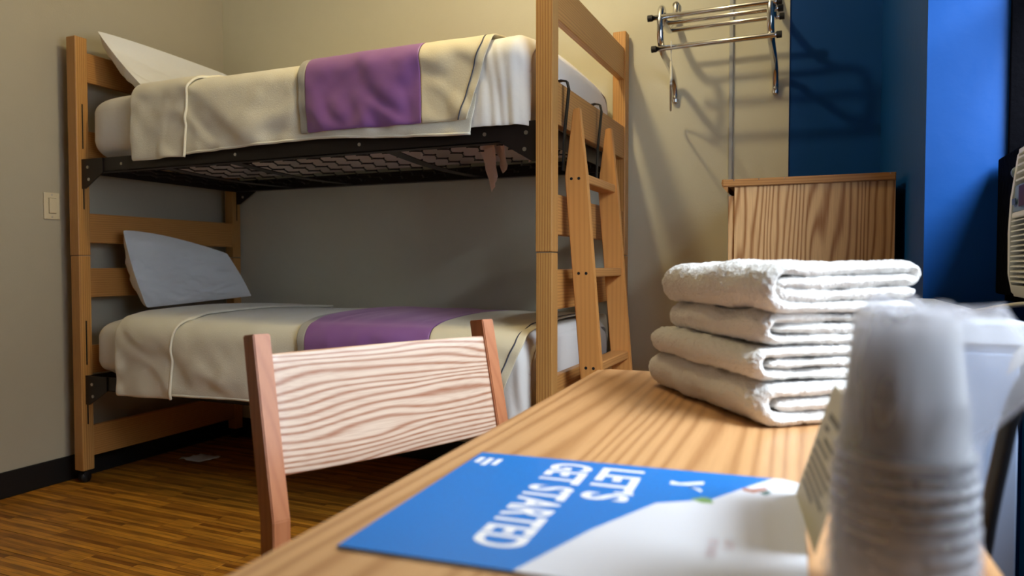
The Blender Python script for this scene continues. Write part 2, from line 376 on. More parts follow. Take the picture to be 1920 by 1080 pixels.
# steel mattress frames
S0, S1 = -2.83, -.80
FY0, FY1 = 2.036, 2.885
def spring_mesh():
    """one wavy link-spring row across the bed"""
    bm = bmesh.new(); pts = []
    n = 8; L = (FY1 - FY0 - .10)
    for k in range(n * 12 + 1):
        t = k / (n * 12); ph = t * n * 2 * PI
        pts.append((.012 * math.sin(ph) , FY0 + .05 + t * L + .012 * math.sin(2 * ph), .004 * math.sin(ph)))
    add_tube(bm, pts, .0030, 5)
    bmesh.ops.recalc_face_normals(bm, faces=bm.faces)
    me = bpy.data.meshes.new('spring'); bm.to_mesh(me); bm.free(); me.materials.append(M['steel_black'])
    for p in me.polygons: p.use_smooth = True
    return me
SPR = spring_mesh()
for zt in (1.356, .456):
    for yy in (FY0, FY1):
        sgn = 1 if yy == FY0 else -1
        bm = bmesh.new(); add_box(bm, S0, S1, min(yy, yy + sgn * .004), max(yy, yy + sgn * .004), zt - .058, zt, .001, seg=1)
        add_box(bm, S0 + .03, S1 - .03, min(yy, yy + sgn * .035), max(yy, yy + sgn * .035), zt - .058, zt - .054, 0)
        r = bp(fin('side_rail', bm, M['steel_black']))
        for xb in (-2.6, -2.0, -1.45, -.98):
            bm = bmesh.new(); add_tube(bm, [(xb, yy - sgn * .003, zt - .03), (xb, yy + sgn * .002, zt - .03)], .006, 10); fin('rivet', bm, M['bolt'], r)
        for sx in (-1, 1):
            xa = S0 - .012 if sx < 0 else S1 + .012; xb = S0 + .125 if sx < 0 else S1 - .125; xc = S0 + .02 if sx < 0 else S1 - .02
            ya, yb = (yy - .005, yy - .0005) if sgn > 0 else (yy + .0005, yy + .005)
            br = bp(prism('corner_bracket', [(xa, zt), (xb, zt), (xb, zt - .060), (xc, zt - .122), (xa, zt - .122)], ya, yb, 'y', M['steel_black']))
            for (q, zz) in ((.055, .085), (.05, .035)):
                bm = bmesh.new(); xx = xa - sx * q
                add_tube(bm, [(xx, ya - .003, zt - zz), (xx, yb + .002, zt - zz)], .0065, 10); fin('bolt', bm, M['bolt'], br)
    for xe in (S0, S1 - .004):
        bp(box('cross_bar', xe, xe + .004, FY0 + .004, FY1 - .004, zt - .058, zt, M['steel_black'], None, .001))
    # arched cross straps
    for xs in (-2.42, -2.06, -1.36):
        bm = bmesh.new(); nn = 14
        def PP(i, j, xs=xs):
            t = i / nn; yv = FY0 + .004 + t * (FY1 - FY0 - .008)
            return Vector((xs - .05 * math.sin(PI * t / 2) + (j - .5) * .050, yv, zt - .045 - .012 * math.sin(PI * t)))
        grid_mesh(bm, PP, nn, 1)
        so = bp(fin('cross_strap', bm, M['steel_black'])); add_mod_solid(so, .003)
    nr = 18
    for k in range(nr):
        xx = S0 + .07 + k * (S1 - S0 - .14) / (nr - 1)
        so = bpy.data.objects.new('spring', SPR); COL.objects.link(so); so.location = (xx, 0, zt - .040); so.parent = bed
        so.matrix_parent_inverse = Matrix.Translation(-BO)

# ================================================================ bedding
def mattress(name, zt, label, h, torn=False):
    x0, x1, y0, y1 = -2.79, -.815, 2.034, 2.872
    bm = bmesh.new(); nx, ns = 90, 44
    cx, cy = (x0 + x1) / 2, (y0 + y1) / 2; zc = zt + h / 2
    # superellipse rings around x axis, with rounded ends
    def P(i, j):
        t = -1 + 2 * i / nx; e = max(0, 1 - abs(t) ** 20) ** (1 / 2.4) if abs(t) < 1 else 0
        e = max(e, .02)
        xx = cx + t * (x1 - x0) / 2
        a = 2 * PI * j / ns; c, s = math.cos(a), math.sin(a)
        yy = abs(c) ** .32 * (1 if c > 0 else -1); zz = abs(s) ** .38 * (1 if s > 0 else -1)
        py = cy + yy * (y1 - y0) / 2 * (e * .09 + .91)
        crown = .018 * (1 - yy * yy) if zz > 0 else 0
        pz = zc + zz * h / 2 * (e * .24 + .76 if zz > 0 else .97) + crown
        wr = fn(xx * 9, yy * 2, zz * 3) * .006 + fn(xx * 26, 1, zz * 2 + yy) * .004
        if zz < -.9: wr = 0; pz = zt + .001
        v = Vector((xx, py, pz))
        if yy < -.8: v.y -= wr
        elif zz > .8: v.z += wr
        return v
    V = [[bm.verts.new(P(i, j)) for j in range(ns)] for i in range(nx + 1)]
    for i in range(nx):
        for j in range(ns):
            f = bm.faces.new([V[i][j], V[i + 1][j], V[i + 1][(j + 1) % ns], V[i][(j + 1) % ns]])
            if all(v.co.z < zt + .012 for v in f.verts): f.material_index = 1
    bm.faces.new(V[0]); bm.faces.new(V[-1][::-1])
    o = fin(name, bm, [M['sheet'], M['liner']], None, True)
    tag(o, label, 'mattress')
    return o
HM_U, HM_L = .262, .232
mu = mattress('mattress', 1.357, 'mattress in a white fitted sheet on the upper bunk', HM_U)
ml = mattress('mattress', .457, 'mattress in a white fitted sheet on the lower bunk', HM_L)
# torn scraps of the liner hanging under the upper mattress foot
bm = bmesh.new()
def ragstrip(bm, top0, top1, bot0, bot1, n=8, seed=0):
    a, b, c, d = [Vector(p) for p in (top0, top1, bot0, bot1)]
    def P(i, j):
        t = i / n; u = j / 4
        l = a.lerp(c, t); r = b.lerp(d, t); v = l.lerp(r, u)
        v += Vector((fn(t * 3, u * 3, seed) * .012, fn(t * 3 + 9, u * 4, seed) * .018, 0)); return v
    grid_mesh(bm, P, n, 4)
ragstrip(bm, (-1.12, 2.30, 1.335), (-1.02, 2.20, 1.335), (-1.065, 2.27, 1.172), (-1.015, 2.20, 1.20), seed=1)
ragstrip(bm, (-1.06, 2.28, 1.335), (-.98, 2.18, 1.335), (-1.0, 2.22, 1.228), (-.968, 2.18, 1.235), seed=4)
ragstrip(bm, (-.98, 2.30, 1.345), (-.90, 2.22, 1.345), (-.93, 2.28, 1.268), (-.875, 2.22, 1.27), seed=7)
lo = fin('torn_liner', bm, plain('torn_liner_cloth', srgb(244, 222, 216), .9, bump=.3), mu, True); add_mod_solid(lo, .0012)
lo['label'] = 'torn pinkish scraps of liner hanging down'

def bed_profile(zt, h, off, hem, y_out):
    """path from front hem up over the edge and back; returns list of (y,z)"""
    top = zt + h + .006 + off
    yo = 2.026 - off
    r = .075
    pts = []
    for k in range(13): pts.append((yo - y_out * (1 - k / 12.0) ** 1.0, hem + (top - r - hem) * k / 12.0))
    for k in range(1, 9):
        a = PI / 2 * k / 8; pts.append((yo + r - r * math.cos(a), top - r + r * math.sin(a)))
    for k in range(1, 17):
        t = k / 16; yy = yo + r + (2.862 - yo - r) * t; u = (yy - 2.03) / .84
        pts.append((yy, top + .018 * (1 - (2 * u - 1) ** 2)))
    pts.append((2.878, top - .05)); pts.append((2.880, top - .12))
    return pts
def cover(name, zt, h, off, xl, xr, hem, y_out=.006, nx=80, wr=1.0, seed=0, mat=None, parent=None, thick=.004, matfn=None, hemtube=0):
    """xl,xr,hem are functions; hem(x)->z , xl(s)/xr(s) with s 0 at hem .. 1 at the back"""
    bm = bmesh.new(); n = len(bed_profile(zt, h, off, 1, 0)) - 1
    def P(i, j):
        u = i / nx; s = j / n
        x = xl(s) * (1 - u) + xr(s) * u
        pr = bed_profile(zt, h, off, hem(x), y_out)
        yy, zz = pr[j]
        t = max(0, 1 - j / 20)
        front = 1 if j <= 14 else 0
        big = fn(x * 3.1 + seed, zz * 5, seed) ; mid = fn(x * 8 + zz * 6, zz * 7, seed + 5); sm = fn(x * 20 - zz * 12, zz * 14, seed + 9)
        d = (big * .016 + mid * .009 + sm * .004 + .0055 * math.sin(7 * x + 26 * zz + 5 * mid + 3 * big) ) * wr
        if j <= 20:
            f = .35 + .65 * t
            d = d * f
            hemwave = (.004 * math.sin(x * 21 + seed) + .003 * math.sin(x * 43 + 1)) * (1 - j / 12) * wr if j < 12 else 0
            yy -= max(d + .006 * wr, -.001) + max(hemwave, -.004) * .6
            if j == 0: yy += .003
        else:
            zz += abs(d) * .55 + .002
        return Vector((x, yy, zz))
    V, F = grid_mesh(bm, P, nx, n)
    hem_pts = [V[i][0].co.copy() + Vector((0, -.001 - thick / 2, .003)) for i in range(nx + 1)]
    if matfn:
        for (i, j), f in F.items(): f.material_index = matfn((i + .5) / nx, (j + .5) / n)
    o = fin(name, bm, mat, parent, True)
    md = add_mod_solid(o, thick, 1)
    ss = o.modifiers.new('sub', 'SUBSURF'); ss.levels = 1; ss.render_levels = 1
    if hemtube: tube('hem', hem_pts, hemtube, mat, o, 8)
    return o
def strip_on(o_name, zt, h, off, xfun, hem, seed, wr, wdt, mat, parent, y_out=.006):
    """thin raised piping along a border"""
    prn = len(bed_profile(zt, h, off, 1, 0)); pts = []
    for j in range(prn - 2):
        x = xfun(j / (prn - 1)); yy, zz = bed_profile(zt, h, off, hem(x), y_out)[j]
        big = fn(x * 3.1 + seed, zz * 5, seed); mid = fn(x * 8 + zz * 6, zz * 7, seed + 5); sm = fn(x * 20 - zz * 12, zz * 14, seed + 9)
        d = (big * .016 + mid * .009 + sm * .004 + .0055 * math.sin(7 * x + 26 * zz + 5 * mid + 3 * big) ) * wr
        if j <= 20:
            d *= .35 + .65 * max(0, 1 - j / 20)
            hw = (.004 * math.sin(x * 21 + seed) + .003 * math.sin(x * 43 + 1)) * (1 - j / 12) * wr if j < 12 else 0
            yy -= max(d + .006 * wr, -.001) + max(hw, -.004) * .6 + .005
        else: zz += abs(d) * .55 + .006
        pts.append(Vector((x, yy, zz)))
    return tube(o_name, smooth_path(pts, 2), wdt, mat, parent, 6)
def dress(zt, h, hemB, xB0, xF1, hemR, XR_, where, skew):
    """blanket with turned-down flap + runner"""
    xend = lambda s: -.965 + (-.05 * max(0, 1 - s * 3)) + skew * s
    b = cover('blanket', zt, h, .004, lambda s: xB0 + .03 * (1 - s), xend, hemB, nx=110, wr=1.0, seed=3 + zt, mat=M['blanket'], hemtube=.0048)
    tag(b, 'cream fleece blanket covering the %s bunk, hanging down its front' % where, 'blanket')
    flap = cover('turned_down_flap', zt, h, .013, lambda s: xB0 - .012 + .012 * (1 - s), lambda s: xF1 + .10 * s * s - .02 * (1 - s), lambda x: hemB(x) - .012, nx=34, wr=1.0, seed=3 + zt, mat=M['blanket'], parent=b, thick=.007)
    hm = lambda x: hemB(x)
    strip_on('hem', zt, h, .012, lambda s: xF1 + .10 * s * s - .02 * (1 - s), lambda x: hemB(x) - .012, 3 + zt, 1.0, .0055, M['blanket'], b)
    XA, XB_, XC, XD = XR_          # grey start, purple start, beige start, end
    tot = XD - XA; f1 = (XB_ - XA) / tot; f2 = (XC - XA) / tot
    tilt = lambda s: skew * s * 1.6
    xl = lambda s: XA + tilt(s)
    xr = lambda s: XD + (-.085 * max(0, 1 - s * 2.6)) + (tilt(s) if zt > 1 else .03 * s)
    base = cover('bed_runner', zt, h, .016, xl, lambda s: xl(s) + (XB_ - XA) , hemR, nx=4, wr=1.0, seed=3 + zt, mat=M['runner_grey'])
    tag(base, 'purple, grey and beige bed runner laid across the foot of the %s bunk' % where, 'bed runner')
    cover('satin_panel', zt, h, .017, lambda s: xl(s) + (XB_ - XA), lambda s: xl(s) + (XC - XA), lambda x: hemR(x), nx=48, wr=1.0, seed=3 + zt, mat=M['purple'], parent=base)['label'] = 'purple satin panel'
    cover('end_panel', zt, h, .016, lambda s: xl(s) + (XC - XA), xr, lambda x: hemR(x), nx=24, wr=1.0, seed=3 + zt, mat=M['runner_beige'], parent=base)['label'] = 'beige panel with dark piping'
    strip_on('piping', zt, h, .0165, lambda s: xr(s) - .030, hemR, 3 + zt, 1.0, .0022, M['piping'], base)
    return b
dress(1.357, HM_U, lambda x: 1.338 + .014 * max(0, min(1, (x + 2.2) / .5)) - .028 * max(0, min(1, (x + 1.6) / .55)), -2.50, -2.20,
      lambda x: 1.372 - .006 * (x + 1.6), (-1.672, -1.640, -1.185, -.935), 'upper', -.02)
dress(.457, HM_L, lambda x: .405 + .015 * max(0, min(1, (x + 2.5) / .5)), -2.61, -2.29,
      lambda x: .440, (-1.66, -1.625, -1.125, -.85), 'lower', -.07)
# foot-end loose sheet on each bunk
def foot_sheet(zt, h, where):
    bm = bmesh.new(); nx, n = 26, 26
    pr0 = bed_profile(zt, h, .002, zt - .012 if zt > 1 else zt - .02, .0); n = len(pr0) - 1
    def P(i, j):
        u = i / nx; x = -1.05 + u * .225
        yy, zz = pr0[j]
        if j <= 20:
            yy -= .012 + .0035 * math.sin(x * 150 + zz * 14 + 6 * fn(x * 9, zz * 3, 1)) * (1 - j / 22) + fn(x * 14, zz * 4, 2) * .016 + fn(x * 40, zz * 9, 5) * .004
            if u > .75: yy += (u - .75) ** 2 * .5
        else: zz += .003 * math.sin(x * 50)
        if u > .8: zz -= (u - .8) ** 2 * .9 * (1 if j > 10 else .2)
        return Vector((x, yy, zz))
    grid_mesh(bm, P, nx, n)
    o = fin('bed_sheet', bm, M['sheet'], None, True); add_mod_solid(o, .002, 1)
    md = o.modifiers.new('sub', 'SUBSURF'); md.levels = 1; md.render_levels = 1
    tag(o, 'white sheet gathered at the foot end of the %s bunk' % where, 'sheet')
foot_sheet(1.357, HM_U, 'upper'); foot_sheet(.457, HM_L, 'lower')

def pillow(name, corners, thick, label, seed=0, sag=0):
    """corners: near-top, far-top, far-bottom, near-bottom"""
    nt_, ft, fb, nb = [Vector(c) for c in corners]
    nrm = ((ft - nt_).cross(nb - nt_)).normalized()
    if nrm.x < 0: nrm = -nrm
    bm = bmesh.new(); n = 36; sides = []
    for sg in (1, -1):
        def P(i, j):
            u = -1 + 2 * i / n; v = -1 + 2 * j / n       # u across, v bottom..top
            cu = u * (1 + .03 * (1 - v * v) * abs(u) ** 3); cv = v * (1 + .13 * (1 - u * u) ** .8 * abs(v) ** 3 * (1 if v > 0 else 0))
            a = (cu + 1) / 2; b = (cv + 1) / 2
            p = (nb.lerp(fb, a)).lerp(nt_.lerp(ft, a), b)
            e = max(0, (1 - u ** 4)) ** .5 * max(0, (1 - v ** 4)) ** .5
            t = thick * e * (1 + .25 * (1 - v) / 2)
            wr = (fn(u * 2.1 + seed, v * 2.5, sg) * .030 + fn(u * 6, v * 5 + seed, sg) * .014 + fn(u * 4 + v * 11, seed, 3) * .010 - abs(fn(u * 2.4 - v * 4.5, seed, 7)) * .022) * min(1, e * 2)
            return p + nrm * (sg * t * .5 + wr * .6) + Vector((0, 0, -sag * (a ** 2) * b))
        sides.append(P)
    for P in sides: grid_mesh(bm, P, n, n)
    bmesh.ops.remove_doubles(bm, verts=bm.verts, dist=.0008)
    o = fin(name, bm, M['pillow'], None, True)
    md = o.modifiers.new('sub', 'SUBSURF'); md.levels = 1; md.render_levels = 1
    return tag(o, label, 'pillow')
pillow('pillow', [(-2.80, 2.09, 1.895), (-2.80, 2.78, 1.885), (-2.42, 2.80, 1.675), (-2.56, 2.10, 1.650)], .17, 'white pillow propped against the upper headboard rails', 2)
pillow('pillow', [(-2.760, 2.162, 1.066), (-2.755, 2.74, .985), (-2.60, 2.74, .765), (-2.67, 2.20, .735)], .19, 'white pillow propped against the lower headboard rails', 5, sag=.01)

# ================================================================ ladder
lad = tag(empty('ladder', (-.60, 2.275, 0)), 'short oak ladder hooked over the right end rail of the bunk', 'ladder')
LO = Vector(lad.location)
def lp(o, par=None):
    if par is None: o.parent = lad; o.matrix_parent_inverse = Matrix.Translation(-LO)
    return o
def edgeL(z): return -.738 + (1.19 - z) * .0835
W_ = .068
for ys in (2.100, 2.452):
    prof = [(edgeL(1.19), 1.19), (-.712, 1.395), (-.692, 1.398), (edgeL(1.19) + W_ + .001, 1.19), (edgeL(0.0) + W_, 0.001), (edgeL(0.0), .001)]
    st = lp(prism('stile', prof, ys, ys + .026, 'y', M['ladder'], None, .0025))
    for zr in (1.195, .905, .615, .325):
        for dx in (.022, .046):
            bm = bmesh.new(); xx = edgeL(zr) + dx; zz = zr - .012
            add_tube(bm, [(xx, ys - .0004, zz), (xx, ys + .002, zz)], .0048, 10); fin('screw_hole', bm, M['slot'], st)
    # steel strap hook over the bed rail
    bm = bmesh.new(); yh = ys + .011
    path = [(-.7465, 1.21), (-.742, 1.33), (-.729, 1.46), (-.735, 1.483), (-.752, 1.487), (-.775, 1.484), (-.7815, 1.470), (-.7815, 1.42)]
    if True:
        pts = [Vector((a, yh, b)) for a, b in path]
        V = []
        for i, p in enumerate(pts):
            T = (pts[min(i + 1, len(pts) - 1)] - pts[max(i - 1, 0)]).normalized(); nn_ = Vector((-T.z, 0, T.x)) * .0018
            V.append([bm.verts.new(p + nn_ + Vector((0, dy, 0))) for dy in (-.010, .010)] + [bm.verts.new(p - nn_ + Vector((0, dy, 0))) for dy in (.010, -.010)])
        for a, b in zip(V, V[1:]):
            for k in range(4): bm.faces.new([a[k], a[(k + 1) % 4], b[(k + 1) % 4], b[k]])
        bm.faces.new(V[0]); bm.faces.new(V[-1][::-1])
    fin('hook', bm, M['rubber'], st)['label'] = 'black steel hook strap'
for zr in (1.195, .905, .615, .325):
    xa = edgeL(zr) + .008
    lp(box('rung', xa, xa + .056, 2.126, 2.452, zr - .024, zr + .004, M['rung'], None, .004))

# ================================================================ wall things
sw = tag(empty('light_switch', (XL, 1.98, 1.163)), 'ivory rocker light switch plate on the left wall beside the bunk', 'light switch')
box('switch_plate', 0, .006, -.033, .033, -.055, .055, M['switch'], sw, .002)
o = box('rocker', .006, .011, -.013, .016, -.030, .032, M['switch'], sw, .002)
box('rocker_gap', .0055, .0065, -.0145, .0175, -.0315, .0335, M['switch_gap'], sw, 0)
for zz in (-.046, .046):
    bm = bmesh.new(); add_tube(bm, [(.005, 0, zz), (.0068, 0, zz)], .003, 8); fin('screw', bm, M['bolt'], sw)

rack = tag(empty('coat_rack', (-.37, YB, 1.76)), 'chrome wall coat rack with tubular bars on the back wall', 'coat rack')
RO = Vector(rack.location)
def rp(o): o.parent = rack; o.matrix_parent_inverse = Matrix.Translation(-RO); return o
for xb in (-.557, -.181):
    path = [(2.914, 1.952), (2.905, 1.915), (2.870, 1.858), (2.785, 1.815), (2.705, 1.818), (2.655, 1.850),(2.632, 1.842), (2.617, 1.795), (2.625, 1.735), (2.67, 1.700), (2.75, 1.685), (2.835, 1.672), (2.885, 1.640), (2.908, 1.600), (2.914, 1.566)]
    br = rp(tube('bracket', smooth_path([(xb, a, b) for a, b in path], 6), (.0122), M['chrome'], None, 14))
    for (zz) in (1.952, 1.585, 1.612):
        bm = bmesh.new(); add_tube(bm, [(xb, 2.902 - (.004 if zz < 1.7 else 0), zz), (xb, 2.921, zz)], .0075 if zz != 1.612 else .005, 12); fin('screw', bm, M['bolt'], br, True)
    bm = bmesh.new()
    for zz in (1.952, 1.575): add_tube(bm, [(xb, 2.909, zz), (xb, 2.9235, zz)], .013, 16)
    fin('foot_plate', bm, M['chrome'], br, True)
for (yy, zz, xs) in ((2.617, 1.812, -.600), (2.700, 1.815, -.557), (2.780, 1.812, -.557), (2.628, 1.703, -.588)):
    b = rp(tube('bar', [(xs + .012, yy, zz), (-.17, yy, zz), (-.148, yy, zz)], .0092, M['chrome'], None, 14))
    for xa in ((xs, -.160) if xs < -.56 else (-.160,)):
        bm = bmesh.new(); add_tube(bm, [(xa - .002, yy, zz), (xa + .015, yy, zz)], .0118, 14); c = fin('end_cap', bm, M['rubber'], b); c['label'] = 'black rubber end cap'
# hanger, edge-on
hg = tag(empty('coat_hanger', (-.519, 2.628, 1.711)), 'thin white plastic hanger on the lowest bar of the chrome rack', 'hanger')
hg.rotation_euler = (0, 0, math.atan2(.519, 2.628))
hk = [(0, -.012, -.012), (0, -.010, .006), (0, .004, .012), (0, .013, .0), (0, .008, -.028), (0, .0, -.042), (0, 0, -.062)]
tube('hook', smooth_path(hk, 5), .0022, M['cord'], hg, 8)
bd = [(0, 0, -.06), (0, .10, -.10), (0, .20, -.165), (0, .205, -.185), (0, .19, -.192), (0, 0, -.196), (0, -.19, -.192), (0, -.205, -.185), (0, -.20, -.165), (0, -.10, -.10), (0, 0, -.06)]
bm = bmesh.new(); add_tube(bm, smooth_path(bd, 5), .0042, 8); fin('body', bm, M['cord'], hg, True)

# ================================================================ dresser
dr = tag(empty('dresser', (-.05, 2.22, 0)), 'tall oak dresser against the blue corner behind the towels', 'dresser')
DO = Vector(dr.location)
def dp(o): o.parent = dr; o.matrix_parent_inverse = Matrix.Translation(-DO); return o
DX0, DX1, DY0, DY1, DZ = -.267, .174, 2.22, 2.87, 1.150
dp(box('side_panel', DX0 + .018, DX1, DY0, DY0 + .02, .08, DZ, M['dresser'], None, .001))
dp(box('side_panel', DX0 + .018, DX1, DY1 - .02, DY1, .08, DZ, M['dresser'], None, .001))
dp(box('back_panel', DX1 - .008, DX1 - .001, DY0 + .02, DY1 - .02, .08, DZ, M['dresser'], None, 0))
dp(box('base', DX0 + .03, DX1 - .01, DY0 + .01, DY1 - .01, 0, .08, M['dresser_top'], None, .001))
dp(prism('top', [(DX0 - .017, DZ + .022), (DX0 - .019, DZ + .012), (DX0 - .016, DZ + .001), (DX0 - .002, DZ - .016), (DX0 + .0, DZ), (DX1, DZ), (DX1, DZ + .022)], DY0 - .004, DY1, 'y', M['dresser_top'], None))
tp = dp(box('edge_trim', DX0 - .014, DX1 - .002, DY0 - .006, DY0 - .004, DZ + .002, DZ + .0205, M['dresser_top'], None, .0005))
for xn in (-.25, -.18, -.11, .16):
    bm = bmesh.new(); add_tube(bm, [(xn, DY0 - .0075, DZ + .019), (xn, DY0 - .004, DZ + .019)], .0016, 8); dp(fin('pin', bm, M['bolt']))
z = .09
for k, hh in enumerate((.26, .26, .26, .26)):
    d = dp(box('drawer', DX0, DX0 + .018, DY0 + .006, DY1 - .006, z, z + hh - .006, M['dresser'], None, .002))
    zc = z + hh * .66
    for yy in (DY0 + .16, DY1 - .16):
        bm = bmesh.new(); add_box(bm, DX0 - .016, DX0, yy - .012, yy + .012, zc - .010, zc + .010, .003); fin('knob', bm, M['rubber'], d)
    z += hh

# ================================================================ cabinet by the desk, AC, cords
cb = tag(empty('cabinet', (.18, 1.08, 0)), 'low white cabinet with bright top between desk and blue wall', 'cabinet')
CO = Vector(cb.location)
def cp(o): o.parent = cb; o.matrix_parent_inverse = Matrix.Translation(-CO); return o
cp(prism('top', [(.125, 1.085), (.242, 1.085), (.238, 1.20), (.222, 1.80), (.216, 1.818), (.200, 1.825), (.125, 1.825)], .817, .845, 'z', M['cabinet_top'], None, .002))
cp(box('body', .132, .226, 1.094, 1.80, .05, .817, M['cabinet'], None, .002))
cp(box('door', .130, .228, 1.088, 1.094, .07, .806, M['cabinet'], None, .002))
cp(box('plinth', .140, .218, 1.11, 1.79, 0, .05, M['slot'], None, 0))
ac = tag(empty('air_conditioner', (.36, 1.41, .857)), 'white window air conditioner with louvered grille at the right edge', 'air conditioner')
AO = Vector(ac.location)
def apn(o): o.parent = ac; o.matrix_parent_inverse = Matrix.Translation(-AO); return o
AY0, AY1 = 1.13, 1.685
prof = [(.352, .857), (.336, .864), (.329, .90), (.328, .98), (.331, 1.05), (.341, 1.135), (.352, 1.143), (.60, 1.143), (.60, .857)]
def rim(y0, y1): return prism('end_frame', prof, y0, y1, 'y', M['ac'], None, .0015)
apn(rim(AY1 - .016, AY1)); apn(rim(AY0, AY0 + .016))
apn(box('body', .352, .60, AY0 + .016, AY1 - .016, .858, 1.142, M['slot'], None, 0))
def face(z0, z1, mat, name):
    xs = lambda z: .329 + max(0, (z - .98)) * .07 + max(0, (.89 - z)) * .25
    bm = bmesh.new()
    prism_pts = [(xs(z0), z0), (xs(z1), z1), (.352, z1), (.352, z0)]
    bm.free(); return apn(prism(name, prism_pts, AY0 + .016, AY1 - .016, 'y', M[mat], None, .001))
face(1.133, 1.143, 'ac', 'front_band'); face(1.020, 1.072, 'ac_grey', 'control_panel'); face(1.010, 1.020, 'ac', 'front_band'); face(.858, .880, 'ac', 'front_band')
apn(box('display', .3285, .330, 1.40, 1.607, 1.028, 1.066, M['ac_red'], None, 0))
apn(box('label_plate', .3287, .3305, 1.635, 1.66, 1.034, 1.046, plain('ac_label', srgb(86, 100, 118), .4), None, 0))
for k in range(4):
    zz = 1.080 + k * .0145; x_ = .329 + (zz - .98) * .07
    apn(box('louver', x_, x_ + .014, AY0 + .016, AY1 - .016, zz, zz + .0042, M['ac'], None, .0008))
for k in range(13):
    zz = .886 + k * .0097
    apn(prism('louver', [(.330, zz), (.330, zz + .0022), (.350, zz + .0075), (.350, zz + .0050)], AY0 + .016, AY1 - .016, 'y', M['ac']))
for yy in (1.32, 1.47, 1.59):
    apn(box('grille_rib', .336, .342, yy, yy + .005, 1.078, 1.134, M['ac'], None, 0))
bm = bmesh.new(); add_tube(bm, [(.345, AY1 - .001, 1.10), (.345, AY1 + .007, 1.10)], .013, 14); apn(fin('side_knob', bm, M['ac_grey'], None, True))
# foam gap filler round the unit
tag(box('foam_strip', .346, .43, AY1 + .001, YP - .016, WZ0 + .016, 1.152, M['black_frame'], None, .004), 'black foam filling the gap beside the air conditioner', 'foam strip')
tag(tube('power_cord', smooth_path([(.345, 1.50, .866), (.335, 1.53, .852), (.315, 1.56, .846), (.285, 1.60, .836), (.262, 1.64, .82), (.255, 1.66, .76), (.26, 1.66, .55), (.30, 1.60, .30)], 6), .0048, M['cord'], None, 8), 'white cord drooping from beneath the air conditioner', 'cord')
tag(tube('cable', smooth_path([(.27, .55, .95), (.19, .60, .885), (.146, .615, .850), (.133, .62, .833), (.1245, .62, .806), (.119, .62, .774), (.1145, .62, .746), (.111, .62, .719), (.109, .62, .690), (.112, .62, .60), (.13, .62, .35), (.16, .64, .02), (.17, .80, .0065), (.2, 1.0, .0065)], 6), .0062, M['cable'], None, 10), 'thick black cable hanging past the right edge of the desk', 'cable')
tag(prism('plastic_strip', [(.158, .816), (.163, .836), (.185, .862), (.21, .872), (.21, .861), (.186, .846), (.168, .826)], .80, .803, 'y', M['white_plastic'], None), 'short bright white plastic strip at the right edge of the photo', 'plastic strip')
bpy.data.objects['plastic_strip'].location = (0, 0, 0)

# paper scrap under bed
bm = bmesh.new()
def P(i, j):
    a, b = i / 8 - .5, j / 6 - .5
    return Vector((a * .13 + b * .03, b * .10, .004 + .016 * max(0, fn(a * 4 + 3, b * 5)) + .012 * (1 - 4 * a * a) * (1 - 4 * b * b)))
grid_mesh(bm, P, 8, 6)
o = fin('paper_scrap', bm, M['white_plastic'], None, True); o.location = (-2.70, 2.50, 0); add_mod_solid(o, .0006, 1)
tag(o, 'crumpled white paper scrap on the floor under the lower bunk', 'paper')

# ================================================================ desk
DT = .735
dk = tag(empty('desk', (-.333, .54, 0), math.radians(2.6)), 'oak laminate writing desk filling the foreground under the towels', 'desk')
LX = .430; FRT, BCK = -.40, .690      # local extents along y
bm = bmesh.new()
r = .018
def rc(cx, cy, a0, a1, n=5): return [(cx + r * math.cos(a0 + (a1 - a0) * k / n), cy + r * math.sin(a0 + (a1 - a0) * k / n)) for k in range(n + 1)]
pts = rc(r, BCK - r, PI, PI / 2) + rc(LX - r, BCK - r, PI / 2, 0) + rc(LX - r, FRT + r, 0, -PI / 2) + rc(r, FRT + r, -PI / 2, -PI)
A = [bm.verts.new((x, y, DT)) for x, y in pts]; B = [bm.verts.new((x, y, DT - .028)) for x, y in pts]
bm.faces.new(A); bm.faces.new(B[::-1]); n = len(pts)
side = [bm.faces.new([A[i], A[(i + 1) % n], B[(i + 1) % n], B[i]]) for i in range(n)]
for f in side: f.material_index = 1
es = [e for e in bm.edges if abs(e.verts[0].co.z - DT) < 1e-6 and abs(e.verts[1].co.z - DT) < 1e-6]
bmesh.ops.bevel(bm, geom=es, offset=.004, segments=3, affect='EDGES')
fin('desk_top', bm, [M['desk'], M['desk_edge']], dk)
for yy in (FRT + .03, BCK - .05):
    box('side_panel', .02, LX - .02, yy, yy + .02, 0.001, DT - .028, M['dresser'], dk, .002)
box('modesty_panel', LX - .04, LX - .022, FRT + .05, BCK - .05, .30, DT - .028, M['dresser_top'], dk, .001)
ap = box('drawer', .012, .03, FRT + .06, BCK - .06, DT - .115, DT - .030, M['desk_edge'], dk, .002)

# ================================================================ chair
ch = tag(empty('desk_chair', (-.735, .76, 0), math.atan2(.38, .175)), 'oak chair with a wide grained backrest slat, pulled up to the desk', 'chair')
